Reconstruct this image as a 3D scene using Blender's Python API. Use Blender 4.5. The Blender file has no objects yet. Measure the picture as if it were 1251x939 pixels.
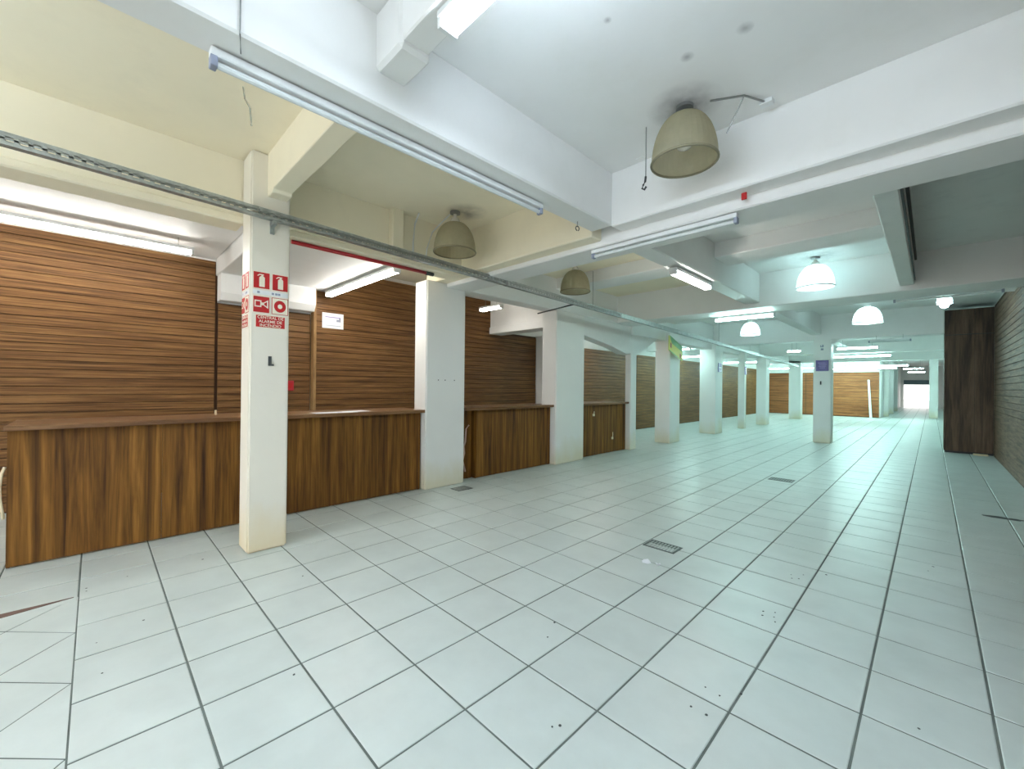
import bpy, bmesh, math, random
from mathutils import Vector, Matrix
random.seed(7)
S = bpy.context.scene
C = bpy.context.collection
PI = math.pi

# ------------------------------------------------------------------ camera, world, exposure
F_PX, CAM_H = 510.8, 1.5
YAW, PITCH, ROLL = math.radians(45.08), 0.0027, 0.0109
fw = Vector((-math.sin(YAW) * math.cos(PITCH), math.cos(YAW) * math.cos(PITCH), math.sin(PITCH)))
rt0 = Vector((math.cos(YAW), math.sin(YAW), 0))
up0 = rt0.cross(fw)
rt = math.cos(ROLL) * rt0 + math.sin(ROLL) * up0
up = -math.sin(ROLL) * rt0 + math.cos(ROLL) * up0
cam_d = bpy.data.cameras.new('camera')
cam = bpy.data.objects.new('camera', cam_d)
C.objects.link(cam)
cam_d.sensor_width = 36.0
cam_d.lens = F_PX / 1251 * 36.0
cam_d.clip_start = 0.05
cam_d.clip_end = 300
cam.matrix_world = Matrix(((rt.x, up.x, -fw.x, 0), (rt.y, up.y, -fw.y, 0), (rt.z, up.z, -fw.z, CAM_H), (0, 0, 0, 1)))
S.camera = cam

W = bpy.data.worlds.new('sky')
S.world = W
W.use_nodes = True
wn = W.node_tree
bg = wn.nodes['Background']
bg.inputs[0].default_value = (1.0, 0.985, 0.96, 1)
bg.inputs[1].default_value = 2.3

S.view_settings.view_transform = 'Standard'
S.view_settings.look = 'None'
S.view_settings.gamma = 1.0
S.view_settings.use_curve_mapping = False
S.view_settings.exposure = 0.42

TUBE_NEAR = ((0.74, 0.86, 1.0), 64.0)
TUBE_LEFT = ((1.0, 0.965, 0.91), 27.0)
TUBE_FAR = ((0.62, 1.0, 0.97), 72.0)
BULB = ((0.66, 0.97, 1.0), 120.0)


# ------------------------------------------------------------------ materials
def new_mat(name):
    m = bpy.data.materials.new(name)
    m.use_nodes = True
    nt = m.node_tree
    b = nt.nodes['Principled BSDF']
    return m, nt, b


def node(nt, kind, **kw):
    n = nt.nodes.new(kind)
    for k, v in kw.items():
        setattr(n, k, v)
    return n


def ramp(nt, stops):
    r = node(nt, 'ShaderNodeValToRGB')
    e = r.color_ramp.elements
    while len(e) < len(stops):
        e.new(0.5)
    for i, (p, c) in enumerate(stops):
        e[i].position = p
        e[i].color = (*c, 1)
    return r


def pos_noise(nt, scale3, nscale, detail=4.0, rough=0.55):
    g = node(nt, 'ShaderNodeNewGeometry')
    mp = node(nt, 'ShaderNodeMapping')
    mp.inputs['Scale'].default_value = scale3
    nt.links.new(g.outputs['Position'], mp.inputs['Vector'])
    nz = node(nt, 'ShaderNodeTexNoise')
    nz.inputs['Scale'].default_value = nscale
    nz.inputs['Detail'].default_value = detail
    nz.inputs['Roughness'].default_value = rough
    nt.links.new(mp.outputs[0], nz.inputs['Vector'])
    return nz


def bump(nt, b, src, strength, dist=0.01):
    bp = node(nt, 'ShaderNodeBump')
    bp.inputs['Strength'].default_value = strength
    bp.inputs['Distance'].default_value = dist
    nt.links.new(src, bp.inputs['Height'])
    nt.links.new(bp.outputs[0], b.inputs['Normal'])


def plain(name, col, rough=0.5, metal=0.0, vary=0.06, nscale=6.0):
    m, nt, b = new_mat(name)
    nz = pos_noise(nt, (1, 1, 1), nscale)
    r = ramp(nt, [(0.3, tuple(c * (1 - vary) for c in col)), (0.7, tuple(min(1, c * (1 + vary)) for c in col))])
    nt.links.new(nz.outputs[0], r.inputs[0])
    nt.links.new(r.outputs[0], b.inputs['Base Color'])
    b.inputs['Roughness'].default_value = rough
    b.inputs['Metallic'].default_value = metal
    return m


def paint(name, col, stain, amount=0.5, rough=0.55):
    """old wall paint: soft mottling and blotchy yellowed stains"""
    m, nt, b = new_mat(name)
    n1 = pos_noise(nt, (1, 1, 1), 1.3, 5.0)
    n2 = pos_noise(nt, (1, 1, 0.6), 3.1, 6.0, 0.65)
    r1 = ramp(nt, [(0.3, tuple(c * 0.95 for c in col)), (0.7, col)])
    r2 = ramp(nt, [(0.52, (0, 0, 0)), (0.78, (amount, amount, amount))])
    mx = node(nt, 'ShaderNodeMix', data_type='RGBA')
    nt.links.new(n1.outputs[0], r1.inputs[0])
    nt.links.new(n2.outputs[0], r2.inputs[0])
    nt.links.new(r2.outputs[0], mx.inputs[0])
    nt.links.new(r1.outputs[0], mx.inputs[6])
    mx.inputs[7].default_value = (*stain, 1)
    nt.links.new(mx.outputs[2], b.inputs['Base Color'])
    b.inputs['Roughness'].default_value = rough
    n3 = pos_noise(nt, (1, 1, 1), 14, 4.0)
    bump(nt, b, n3.outputs[0], 0.12, 0.01)
    return m


def column_paint(name, col, dirt):
    """white paint with splash dirt of irregular shape on the lowest half metre"""
    m, nt, b = new_mat(name)
    n1 = pos_noise(nt, (1, 1, 0.5), 2.2, 6.0, 0.6)
    g = node(nt, 'ShaderNodeNewGeometry')
    sx = node(nt, 'ShaderNodeSeparateXYZ')
    nt.links.new(g.outputs['Position'], sx.inputs[0])
    a = node(nt, 'ShaderNodeMath', operation='MULTIPLY_ADD')
    a.inputs[1].default_value = -1.3
    a.inputs[2].default_value = 0.55
    nt.links.new(sx.outputs[2], a.inputs[0])
    ad = node(nt, 'ShaderNodeMath', operation='ADD')
    nt.links.new(a.outputs[0], ad.inputs[0])
    nt.links.new(n1.outputs[0], ad.inputs[1])
    r = ramp(nt, [(0.45, (0, 0, 0)), (1.0, (0.8, 0.8, 0.8))])
    nt.links.new(ad.outputs[0], r.inputs[0])
    n2 = pos_noise(nt, (1, 1, 1), 1.1)
    r2 = ramp(nt, [(0.3, tuple(c * 0.95 for c in col)), (0.7, col)])
    nt.links.new(n2.outputs[0], r2.inputs[0])
    mx = node(nt, 'ShaderNodeMix', data_type='RGBA')
    nt.links.new(r.outputs[0], mx.inputs[0])
    nt.links.new(r2.outputs[0], mx.inputs[6])
    mx.inputs[7].default_value = (*dirt, 1)
    nt.links.new(mx.outputs[2], b.inputs['Base Color'])
    b.inputs['Roughness'].default_value = 0.45
    n3 = pos_noise(nt, (1, 1, 1), 9, 4.0)
    bump(nt, b, n3.outputs[0], 0.15, 0.01)
    return m


def wood(name, dark, mid, light, scale3, rough=0.58, wscale=1.0):
    m, nt, b = new_mat(name)
    n1 = pos_noise(nt, scale3, 1.0 * wscale, 6.0, 0.62)
    n1.inputs['Distortion'].default_value = 0.5
    r = ramp(nt, [(0.30, dark), (0.5, mid), (0.70, light)])
    nt.links.new(n1.outputs[0], r.inputs[0])
    n2 = pos_noise(nt, tuple(s * 5 for s in scale3), 1.0 * wscale, 3.0)
    r2 = ramp(nt, [(0.35, (0.62, 0.62, 0.62)), (0.6, (1, 1, 1))])
    nt.links.new(n2.outputs[0], r2.inputs[0])
    mx = node(nt, 'ShaderNodeMix', data_type='RGBA', blend_type='MULTIPLY')
    mx.inputs[0].default_value = 0.7
    nt.links.new(r.outputs[0], mx.inputs[6])
    nt.links.new(r2.outputs[0], mx.inputs[7])
    nt.links.new(mx.outputs[2], b.inputs['Base Color'])
    b.inputs['Roughness'].default_value = rough
    b.inputs['Specular IOR Level'].default_value = 0.25
    bump(nt, b, n2.outputs[0], 0.08, 0.004)
    return m


def tile_mat(name, col):
    m, nt, b = new_mat(name)
    oi = node(nt, 'ShaderNodeObjectInfo')
    n1 = pos_noise(nt, (1, 1, 1), 2.6, 6.0, 0.62)
    r = ramp(nt, [(0.25, tuple(c * 0.89 for c in col)), (0.75, tuple(min(1, c * 1.05) for c in col))])
    nt.links.new(n1.outputs[0], r.inputs[0])
    mr = node(nt, 'ShaderNodeMapRange')
    mr.inputs[3].default_value = 0.95
    mr.inputs[4].default_value = 1.0
    nt.links.new(oi.outputs['Random'], mr.inputs[0])
    hs = node(nt, 'ShaderNodeHueSaturation')
    nt.links.new(mr.outputs[0], hs.inputs['Value'])
    nt.links.new(r.outputs[0], hs.inputs['Color'])
    # scattered scuffs
    n4 = pos_noise(nt, (1, 1, 1), 17, 5.0, 0.7)
    r4 = ramp(nt, [(0.66, (0, 0, 0)), (0.80, (0.35, 0.35, 0.35))])
    nt.links.new(n4.outputs[0], r4.inputs[0])
    mx = node(nt, 'ShaderNodeMix', data_type='RGBA')
    nt.links.new(r4.outputs[0], mx.inputs[0])
    nt.links.new(hs.outputs[0], mx.inputs[6])
    mx.inputs[7].default_value = (0.45, 0.46, 0.42, 1)
    nt.links.new(mx.outputs[2], b.inputs['Base Color'])
    n2 = pos_noise(nt, (1, 1, 1), 5.0, 4.0)
    rr = node(nt, 'ShaderNodeMapRange')
    rr.inputs[3].default_value = 0.26
    rr.inputs[4].default_value = 0.46
    nt.links.new(n2.outputs[0], rr.inputs[0])
    nt.links.new(rr.outputs[0], b.inputs['Roughness'])
    n3 = pos_noise(nt, (1, 1, 1), 60, 3.0)
    bump(nt, b, n3.outputs[0], 0.06, 0.003)
    return m


def emit(name, col, strength):
    m, nt, b = new_mat(name)
    b.inputs['Base Color'].default_value = (*col, 1)
    b.inputs['Emission Color'].default_value = (*col, 1)
    b.inputs['Emission Strength'].default_value = strength
    return m


def acrylic(name, col, alpha=0.25):
    """ribbed translucent acrylic shade"""
    m = bpy.data.materials.new(name)
    m.use_nodes = True
    nt = m.node_tree
    nt.nodes.clear()
    out = node(nt, 'ShaderNodeOutputMaterial')
    df = node(nt, 'ShaderNodeBsdfDiffuse')
    tl = node(nt, 'ShaderNodeBsdfTranslucent')
    tp = node(nt, 'ShaderNodeBsdfTransparent')
    gl = node(nt, 'ShaderNodeBsdfGlossy')
    gl.inputs['Roughness'].default_value = 0.25
    nz = pos_noise(nt, (1, 1, 1), 12)
    r = ramp(nt, [(0.3, tuple(c * 0.9 for c in col)), (0.7, col)])
    nt.links.new(nz.outputs[0], r.inputs[0])
    nt.links.new(r.outputs[0], df.inputs[0])
    nt.links.new(r.outputs[0], tl.inputs[0])
    m1 = node(nt, 'ShaderNodeMixShader')
    m1.inputs[0].default_value = 0.66
    m2 = node(nt, 'ShaderNodeMixShader')
    m2.inputs[0].default_value = alpha
    m3 = node(nt, 'ShaderNodeMixShader')
    m3.inputs[0].default_value = 0.08
    nt.links.new(df.outputs[0], m1.inputs[1])
    nt.links.new(tl.outputs[0], m1.inputs[2])
    nt.links.new(m1.outputs[0], m2.inputs[1])
    nt.links.new(tp.outputs[0], m2.inputs[2])
    nt.links.new(m2.outputs[0], m3.inputs[1])
    nt.links.new(gl.outputs[0], m3.inputs[2])
    nt.links.new(m3.outputs[0], out.inputs[0])
    return m


M = {}
M['paint'] = paint('white_paint', (0.88, 0.88, 0.86), (0.78, 0.78, 0.73), 0.35)
M['cream'] = paint('cream_paint', (0.95, 0.87, 0.67), (0.84, 0.77, 0.60), 0.5)  # cream tone for the left bay slab and row beams
M['greypaint'] = paint('weathered_paint', (0.74, 0.77, 0.74), (0.56, 0.58, 0.56), 0.6)
M['column'] = column_paint('column_paint', (0.86, 0.86, 0.83), (0.72, 0.66, 0.47))
M['column_cream'] = column_paint('cream_column_paint', (0.87, 0.82, 0.71), (0.80, 0.66, 0.42))
M['tile'] = tile_mat('floor_tile', (0.59, 0.65, 0.622))
M['grout'] = plain('grout', (0.13, 0.155, 0.14), 0.9, 0, 0.25, 3)
M['slat'] = wood('slat_wood', (0.062, 0.026, 0.008), (0.19, 0.090, 0.030), (0.32, 0.170, 0.060), (1.0, 1.0, 44))
M['slatback'] = plain('slat_backing', (0.06, 0.028, 0.012), 0.8)
M['slatedge'] = wood('slat_edge_wood', (0.22, 0.12, 0.045), (0.36, 0.21, 0.085), (0.45, 0.28, 0.12), (8, 8, 1.5))
M['counter'] = wood('counter_wood', (0.036, 0.012, 0.002), (0.17, 0.070, 0.010), (0.32, 0.148, 0.024), (13, 13, 0.55))
M['countertop'] = wood('counter_top_wood', (0.09, 0.04, 0.016), (0.20, 0.10, 0.045), (0.30, 0.17, 0.08), (9, 0.8, 9), 0.3)
M['walnut'] = wood('walnut_veneer', (0.035, 0.020, 0.014), (0.11, 0.064, 0.042), (0.19, 0.115, 0.075), (7, 7, 0.5))
M['rslat'] = wood('greyed_slat_wood', (0.085, 0.05, 0.034), (0.19, 0.12, 0.08), (0.27, 0.18, 0.125), (1.2, 1.2, 20))
M['endwood'] = wood('honey_slat_wood', (0.13, 0.044, 0.014), (0.28, 0.10, 0.034), (0.40, 0.165, 0.06), (0.8, 0.8, 14))
M['galv'] = plain('galvanised_steel', (0.42, 0.45, 0.44), 0.45, 0.7, 0.2, 20)
M['steel'] = plain('grey_steel', (0.30, 0.31, 0.30), 0.4, 0.8, 0.15, 15)
M['darkmetal'] = plain('dark_metal', (0.05, 0.055, 0.055), 0.5, 0.3)
M['white'] = plain('white_enamel', (0.82, 0.84, 0.84), 0.35)
M['offtube'] = plain('unlit_tube', (0.72, 0.76, 0.76), 0.2)
M['red'] = plain('sign_red', (0.50, 0.006, 0.006), 0.5)
M['signwhite'] = plain('sign_white', (0.92, 0.86, 0.70), 0.4, 0, 0.02)
M['redpipe'] = plain('red_pipe', (0.45, 0.02, 0.03), 0.4)
M['cord'] = plain('cord_cream', (0.75, 0.62, 0.42), 0.5)
M['pinkcord'] = plain('cord_pink', (0.62, 0.42, 0.38), 0.5)
M['black'] = plain('black_plastic', (0.02, 0.02, 0.022), 0.5)
M['purple'] = plain('plaque_purple', (0.07, 0.045, 0.24), 0.3, 0, 0.2)
M['purple2'] = plain('plaque_letters', (0.24, 0.17, 0.50), 0.3)
M['yellow'] = plain('sign_yellow', (0.72, 0.66, 0.10), 0.4)
M['green'] = plain('sign_green', (0.16, 0.42, 0.14), 0.4)
M['paper'] = plain('paper', (0.86, 0.88, 0.92), 0.6, 0, 0.02)
M['greytext'] = plain('printed_grey', (0.30, 0.33, 0.42), 0.6)
M['grate'] = plain('drain_grate', (0.10, 0.12, 0.115), 0.4, 0.6, 0.4, 40)
M['stain'] = plain('dark_smudge', (0.05, 0.06, 0.06), 0.8)
M['brownstrip'] = plain('brown_strip', (0.14, 0.08, 0.06), 0.6)
M['ground'] = plain('pale_pavement', (0.6, 0.6, 0.58), 0.8)
M['shutter'] = plain('shutter_blue_grey', (0.12, 0.17, 0.20), 0.5, 0.3)
M['shade_old'] = acrylic('aged_acrylic', (0.68, 0.63, 0.45), 0.26)
M['shade_clear'] = acrylic('clean_acrylic', (0.80, 0.86, 0.86), 0.25)
M['rim'] = plain('shade_rim', (0.24, 0.22, 0.14), 0.5)
M['bulb_off'] = plain('unlit_bulb', (0.75, 0.73, 0.66), 0.2)
M['bulb_on'] = emit('lit_bulb', *BULB)
M['tube_near'] = emit('lit_tube_near', *TUBE_NEAR)
M['tube_left'] = emit('lit_tube_left', *TUBE_LEFT)
M['tube_far'] = emit('lit_tube_far', *TUBE_FAR)


# ------------------------------------------------------------------ mesh helpers
class MB:
    def __init__(self):
        self.v, self.f = [], []

    def box(self, x0, x1, y0, y1, z0, z1):
        if x0 > x1: x0, x1 = x1, x0
        if y0 > y1: y0, y1 = y1, y0
        if z0 > z1: z0, z1 = z1, z0
        n = len(self.v)
        self.v += [(x, y, z) for z in (z0, z1) for y in (y0, y1) for x in (x0, x1)]
        for q in ((0, 2, 3, 1), (4, 5, 7, 6), (0, 1, 5, 4), (2, 6, 7, 3), (0, 4, 6, 2), (1, 3, 7, 5)):
            self.f.append(tuple(n + i for i in q))
        return self

    def prism(self, poly, origin, u, v, w):
        """poly [(a,b)] in plane origin + a*u + b*v, extruded by vector w"""
        o, u, v, w = Vector(origin), Vector(u), Vector(v), Vector(w)
        if u.cross(v).dot(w) < 0:
            poly = poly[::-1]
        area = sum(poly[i][0] * poly[(i + 1) % len(poly)][1] - poly[(i + 1) % len(poly)][0] * poly[i][1] for i in range(len(poly)))
        n, k = len(self.v), len(poly)
        for d in (Vector((0, 0, 0)), w):
            self.v += [tuple(o + a * u + b * v + d) for a, b in poly]
        self.f.append(tuple(n + i for i in reversed(range(k))))
        self.f.append(tuple(n + k + i for i in range(k)))
        for i in range(k):
            j = (i + 1) % k
            self.f.append((n + i, n + j, n + k + j, n + k + i))
        return self

    def tube(self, pts, r, seg=8, cap=True):
        pts = [Vector(p) for p in pts]
        n0 = len(self.v)
        for i, p in enumerate(pts):
            t = (pts[min(i + 1, len(pts) - 1)] - pts[max(i - 1, 0)]).normalized()
            a = Vector((0, 0, 1)) if abs(t.z) < 0.9 else Vector((1, 0, 0))
            e1 = t.cross(a).normalized()
            e2 = t.cross(e1)
            for k in range(seg):
                th = 2 * PI * k / seg
                self.v.append(tuple(p + r * (math.cos(th) * e1 + math.sin(th) * e2)))
        for i in range(len(pts) - 1):
            for k in range(seg):
                a, b = n0 + i * seg + k, n0 + i * seg + (k + 1) % seg
                self.f.append((a, b, b + seg, a + seg))
        if cap:
            self.f.append(tuple(n0 + k for k in reversed(range(seg))))
            m = n0 + (len(pts) - 1) * seg
            self.f.append(tuple(m + k for k in range(seg)))
        return self

    def lathe(self, prof, c=(0, 0, 0), seg=32, ridge=0.0):
        n0 = len(self.v)
        for r, z in prof:
            for k in range(seg):
                th = 2 * PI * k / seg
                rr = r * (1 + (ridge if k % 2 else -ridge))
                self.v.append((c[0] + rr * math.cos(th), c[1] + rr * math.sin(th), c[2] + z))
        for i in range(len(prof) - 1):
            for k in range(seg):
                a, b = n0 + i * seg + k, n0 + i * seg + (k + 1) % seg
                self.f.append((a, b, b + seg, a + seg))
        return self

    def mesh(self, name):
        me = bpy.data.meshes.new(name)
        me.from_pydata(self.v, [], self.f)
        bm = bmesh.new()
        bm.from_mesh(me)
        bmesh.ops.recalc_face_normals(bm, faces=bm.faces)
        bm.to_mesh(me)
        bm.free()
        return me

    def build(self, name, mat, parent=None, smooth=False, bevel=0.0, seg=1):
        me = self.mesh(name)
        if bevel:
            bm = bmesh.new()
            bm.from_mesh(me)
            bmesh.ops.bevel(bm, geom=list(bm.edges), offset=bevel, segments=seg, affect='EDGES', clamp_overlap=True)
            bm.to_mesh(me)
            bm.free()
        me.materials.append(M[mat])
        if smooth:
            for p in me.polygons:
                p.use_smooth = True
        o = bpy.data.objects.new(name, me)
        C.objects.link(o)
        if parent:
            o.parent = parent
            o.matrix_parent_inverse = parent.matrix_world.inverted() if parent.type != 'EMPTY' else Matrix.Translation(-Vector(parent.location))
        return o


def tag(o, label, cat, group=None):
    o['label'] = label
    o['category'] = cat
    if group:
        o['group'] = group
    return o


def struct(o):
    o['kind'] = 'structure'
    return o


def thing(name, label, cat, loc, group=None):
    o = bpy.data.objects.new(name, None)
    o.empty_display_size = 0.1
    o.location = loc
    C.objects.link(o)
    return tag(o, label, cat, group)


def part_at(name, me, mat, parent, loc):
    o = bpy.data.objects.new(name, me)
    C.objects.link(o)
    o.parent = parent
    o.location = loc
    return o


# ------------------------------------------------------------------ layout constants
XL, XR = -7.33, 1.02          # face of the left panelling, face of the right wall
Y0, Y1 = -4.0, 50.0           # invented shop front behind the camera, bright doorway at the far end
YE = 29.5                     # honey wood end wall
ZS = 3.55                     # underside of slab

# ------------------------------------------------------------------ floor
struct(MB().box(-30, 30, -40, 90, -0.3, -0.06).build('ground', 'ground'))
floor = struct(MB().box(-8.6, XR + 0.2, Y0, Y1 + 0.3, -0.05, -0.004).build('floor', 'grout'))

PX, PY = 0.4317, 0.4325
GX, GY = -2.38, 0.365
ix0, ix1 = -12, 7
GR = 0.0052


def cam_px(x, y, z=0):
    p = Vector((x, y, z - CAM_H))
    d = p.dot(fw)
    if d < 0.15:
        return None
    return (625.5 + F_PX * p.dot(rt) / d, 469.5 - F_PX * p.dot(up) / d, d)


def tile_mesh(w, d, name='tile'):
    b = 0.004
    z0, z1 = -0.02, 0.0
    v = [(-w, -d, z0), (w, -d, z0), (w, d, z0), (-w, d, z0), (-w, -d, z1 - 0.002), (w, -d, z1 - 0.002), (w, d, z1 - 0.002), (-w, d, z1 - 0.002),
         (-w + b, -d + b, z1), (w - b, -d + b, z1), (w - b, d - b, z1), (-w + b, d - b, z1)]
    f = [(8, 9, 10, 11)]
    for i in range(4):
        j = (i + 1) % 4
        f += [(i, j, 4 + j, 4 + i), (4 + i, 4 + j, 8 + j, 8 + i)]
    me = bpy.data.meshes.new(name)
    me.from_pydata(v, [], f)
    me.materials.append(M['tile'])
    return me, v, f


tme, tv, tf = tile_mesh(PX / 2 - GR, PY / 2 - GR)
cells = []
for i in range(ix0, ix1 + 1):
    for j in range(-1, 115):
        x, y = GX + (i + 0.5) * PX, GY + (j + 0.5) * PY
        if x < -8.4 or x > XR - 0.02 + PX / 2 or y > Y1:
            continue
        cells.append((x, y))
# the strip of straight tiles that runs on beside the counter, left of the diagonal tiles
for i in range(-14, -4):
    for j in range(-7, -1):
        x, y = GX + (i + 0.5) * PX, GY + (j + 0.5) * PY
        if x < -4.2 and x > -8.4:
            cells.append((x, y))
for i in range(-4, 9):
    pass
scored = []
for (x, y) in cells:
    c = [cam_px(x + sx * PX / 2, y + sy * PY / 2) for sx, sy in ((-1, -1), (1, -1), (1, 1), (-1, 1))]
    a = 0
    if all(c):
        cl = [(min(max(p[0], 0), 1251), min(max(p[1], 0), 939)) for p in c]
        a = abs(sum(cl[k][0] * cl[(k + 1) % 4][1] - cl[(k + 1) % 4][0] * cl[k][1] for k in range(4))) / 2
        if -5.8 > x and 0 < y < 9: a = 0
    else:
        q = cam_px(x, y)
        if q and -50 < q[0] < 1300 and -50 < q[1] < 1000:
            a = 400
    scored.append((a, x, y))
scored.sort(reverse=True)
for a, x, y in scored[:290]:
    t = part_at('tile', tme, 'tile', floor, (x, y, random.uniform(-0.0008, 0.0006)))
    t.rotation_euler = (random.uniform(-.0012, .0012), random.uniform(-.0012, .0012), 0)
rest = MB()
for a, x, y in scored[290:]:
    n = len(rest.v)
    rest.v += [(p[0] + x, p[1] + y, p[2]) for p in tv]
    rest.f += [tuple(n + k for k in q) for q in tf]
o = rest.build('far_tiles', 'tile', floor)
o['kind'] = 'stuff'

# tiles laid diagonally in front of the entrance (a border of triangles, then diamonds)
DX0, DP, DY = -4.19, 0.59, -0.0675
diag = thing_parent = floor


def poly_tile(pts, name='tile'):
    cx = sum(p[0] for p in pts) / len(pts)
    cy = sum(p[1] for p in pts) / len(pts)
    sh = []
    for x, y in pts:
        d = math.hypot(x - cx, y - cy)
        k = 1 - 0.006 / d
        sh.append((cx + (x - cx) * k, cy + (y - cy) * k))
    MB().prism(sh, (0, 0, -0.02), (1, 0, 0), (0, 1, 0), (0, 0, 0.019 + random.uniform(-.002, .001))).build(name, 'tile', floor)


for k in range(0, 9):
    a = DX0 + k * DP
    if a + DP > XR + 0.3:
        break
    poly_tile([(a, DY), (a + DP, DY), (a + DP / 2, DY - DP / 2)])
    for r in range(0, 6):
        yc = DY - DP / 2 - r * DP / 2
        xc = a + (0 if r % 2 == 0 else DP / 2)
        if yc - DP / 2 < Y0:
            continue
        if r % 2 == 0 and k == 0:
            poly_tile([(a, yc + DP / 2), (a + DP / 2, yc), (a, yc - DP / 2)])
        elif r < 3:
            poly_tile([(xc, yc + DP / 2), (xc + DP / 2, yc), (xc, yc - DP / 2), (xc - DP / 2, yc)])
rest = MB()
for i in range(0, 13):
    for j in range(0, 5):
        x, y = -4.0 + i * 0.43, -1.75 - j * 0.43
        if x < XR and y > Y0 + 0.2:
            n = len(rest.v)
            rest.v += [(p[0] + x, p[1] + y, p[2]) for p in tv]
            rest.f += [tuple(n + k for k in q) for q in tf]
o = rest.build('entrance_tiles', 'tile', floor)
o['kind'] = 'stuff'
MB().prism([(-4.185, -0.09), (-4.21, -0.95), (-4.03, -0.95)], (0, 0, 0.0), (1, 0, 0), (0, 1, 0), (0, 0, 0.004)).build('joint_strip', 'brownstrip', floor)
# screw holes and chips left in the tiles
holes = [(-1.17, 1.44), (-1.15, 1.47), (-0.79, 3.2), (-0.78, 3.14), (-0.72, 3.17), (-0.73, 3.24), (-0.70, 3.11), (-0.79, 3.99), (-0.73, 3.95), (-0.72, 4.06), (-0.77, 3.92), (-0.59, 4.2), (0.02, 5.06),
         (-0.01, 4.91), (-0.03, 2.6), (-1.61, 1.93), (-1.68, 2.08), (-4.35, 0.66), (-4.31, -0.03), (-4.25, -0.03), (-4.36, 0.19), (-3.37, 0.02), (-3.0, 0.04), (-3.49, 0.23), (-3.45, 1.16), (-2.31, 0.74), (-0.79, 2.18),
         (-0.72, 2.17), (-0.79, 2.0), (-0.72, 2.0), (-0.65, 2.26)]
for hx, hy in holes:
    r = random.uniform(0.004, 0.008)
    MB().prism([(r * math.cos(2 * PI * k / 7) * random.uniform(.7, 1.2), r * math.sin(2 * PI * k / 7)) for k in range(7)], (hx, hy, -0.002), (1, 0, 0), (0, 1, 0), (0, 0, 0.0035)).build('screw_hole', 'stain', floor)
# black scorch on the floor by the right wall
pts = [(0.17 * math.cos(2 * PI * k / 14) * random.uniform(.7, 1.15), 0.07 * math.sin(2 * PI * k / 14) * random.uniform(.6, 1.2)) for k in range(14)]
MB().prism(pts, (0.62, 7.6, -0.001), (1, 0, 0), (0, 1, 0), (0, 0, 0.003)).build('scorch_mark', 'stain', floor)

# ------------------------------------------------------------------ walls
wl = struct(MB().box(-7.7, -7.37, Y0, YE + 0.25, -0.05, ZS).build('wall_left', 'paint'))
bk = MB().box(-7.37, -7.358, Y0, 1.25, 0, 3.25).box(-7.37, -7.358, 1.25, 2.55, 0, 2.66).box(-7.37, -7.26, 2.57, 6.95, 0, 3.44)
bk.box(-7.37, -7.358, 6.97, 8.2, 0, 2.78).box(-7.37, -7.358, 8.5, YE - 0.03, 0, 2.62).build('panel_backing', 'slatback', wl)


def boards(parent, x_face, ya, yb, z0, z1, pitch, mat, thick=0.022, name='board', gap=0.005):
    me = None
    n = int(round((z1 - z0) / pitch))
    b = MB()
    yc = (ya + yb) / 2
    hl = (yb - ya) / 2
    # profile with a small lip so every board throws a line of shade
    s = 1 if thick > 0 else -1
    prof = [(-thick, 0.0), (0, 0.004), (0, pitch - gap), (-thick, pitch - gap)]
    b.prism(prof, (0, -hl, 0), (1, 0, 0), (0, 0, 1), (0, 2 * hl, 0))
    me = b.mesh(name)
    me.materials.append(M[mat])
    for k in range(n):
        o = part_at(name, me, mat, parent, (x_face + random.uniform(-.0015, .0015), yc, z0 + k * pitch))


boards(wl, XL, Y0 + 0.05, 1.22, 0.02, 3.25, 0.101, 'slat')
boards(wl, XL, 1.26, 2.54, 0.02, 2.66, 0.101, 'slat')
boards(wl, XL + 0.1, 2.6, 6.93, 0.02, 3.46, 0.101, 'slat')
boards(wl, XL, 6.97, 8.18, 0.02, 2.78, 0.101, 'slat')
boards(wl, XL, 8.52, 13.5, 0.02, 2.63, 0.101, 'slat')
far = MB()
for k in range(26):
    far.prism([(-0.022, 0), (0, 0.004), (0, 0.092), (-0.022, 0.092)], (XL, 13.52, 0.02 + k * 0.101), (1, 0, 0), (0, 0, 1), (0, 15.9, 0))
o = far.build('far_boards', 'slat', wl)
o['kind'] = 'stuff'
MB().box(-7.36, XL + 0.105, 2.555, 2.60, 0, 3.46).build('edge_strip', 'slatedge', wl)
# white boxed-in piece of wall above the panelling and the pilaster further on
struct(MB().prism([(-7.36, 2.68), (-7.16, 2.68), (-7.10, 2.78), (-7.10, 3.05), (-7.36, 3.05)], (0, 1.25, 0), (1, 0, 0), (0, 0, 1), (0, 1.29, 0)).build('trim_1', 'paint'))
struct(MB().box(-7.36, -7.12, 8.21, 8.49, 0, 2.8).build('trim_2', 'paint', bevel=0.008))

wr = struct(MB().box(XR + 0.03, XR + 0.3, Y0, Y1, -0.05, ZS).build('wall_right', 'paint'))
MB().box(XR + 0.02, XR + 0.029, 3.0, 14.9, 0, 3.5).build('panel_backing', 'slatback', wr)
b = MB().prism([(0.02, 0.0), (0, 0.004), (0, 0.109), (0.02, 0.109)], (0, -4.9, 0), (1, 0, 0), (0, 0, 1), (0, 9.8, 0))
rme = b.mesh('board')
rme.materials.append(M['rslat'])
for k in range(20):
    part_at('board', rme, 'rslat', wr, (XR, 9.7, 1.05 + 0.118 * k))
for k in range(8):
    MB().box(XR, XR + 0.02, 4.8 + k * 1.22, 6.012 + k * 1.22, 0.0, 1.04 + (0.0 if k % 2 else -0.0)).build('lower_panel', 'rslat', wr, bevel=0.003)

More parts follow.
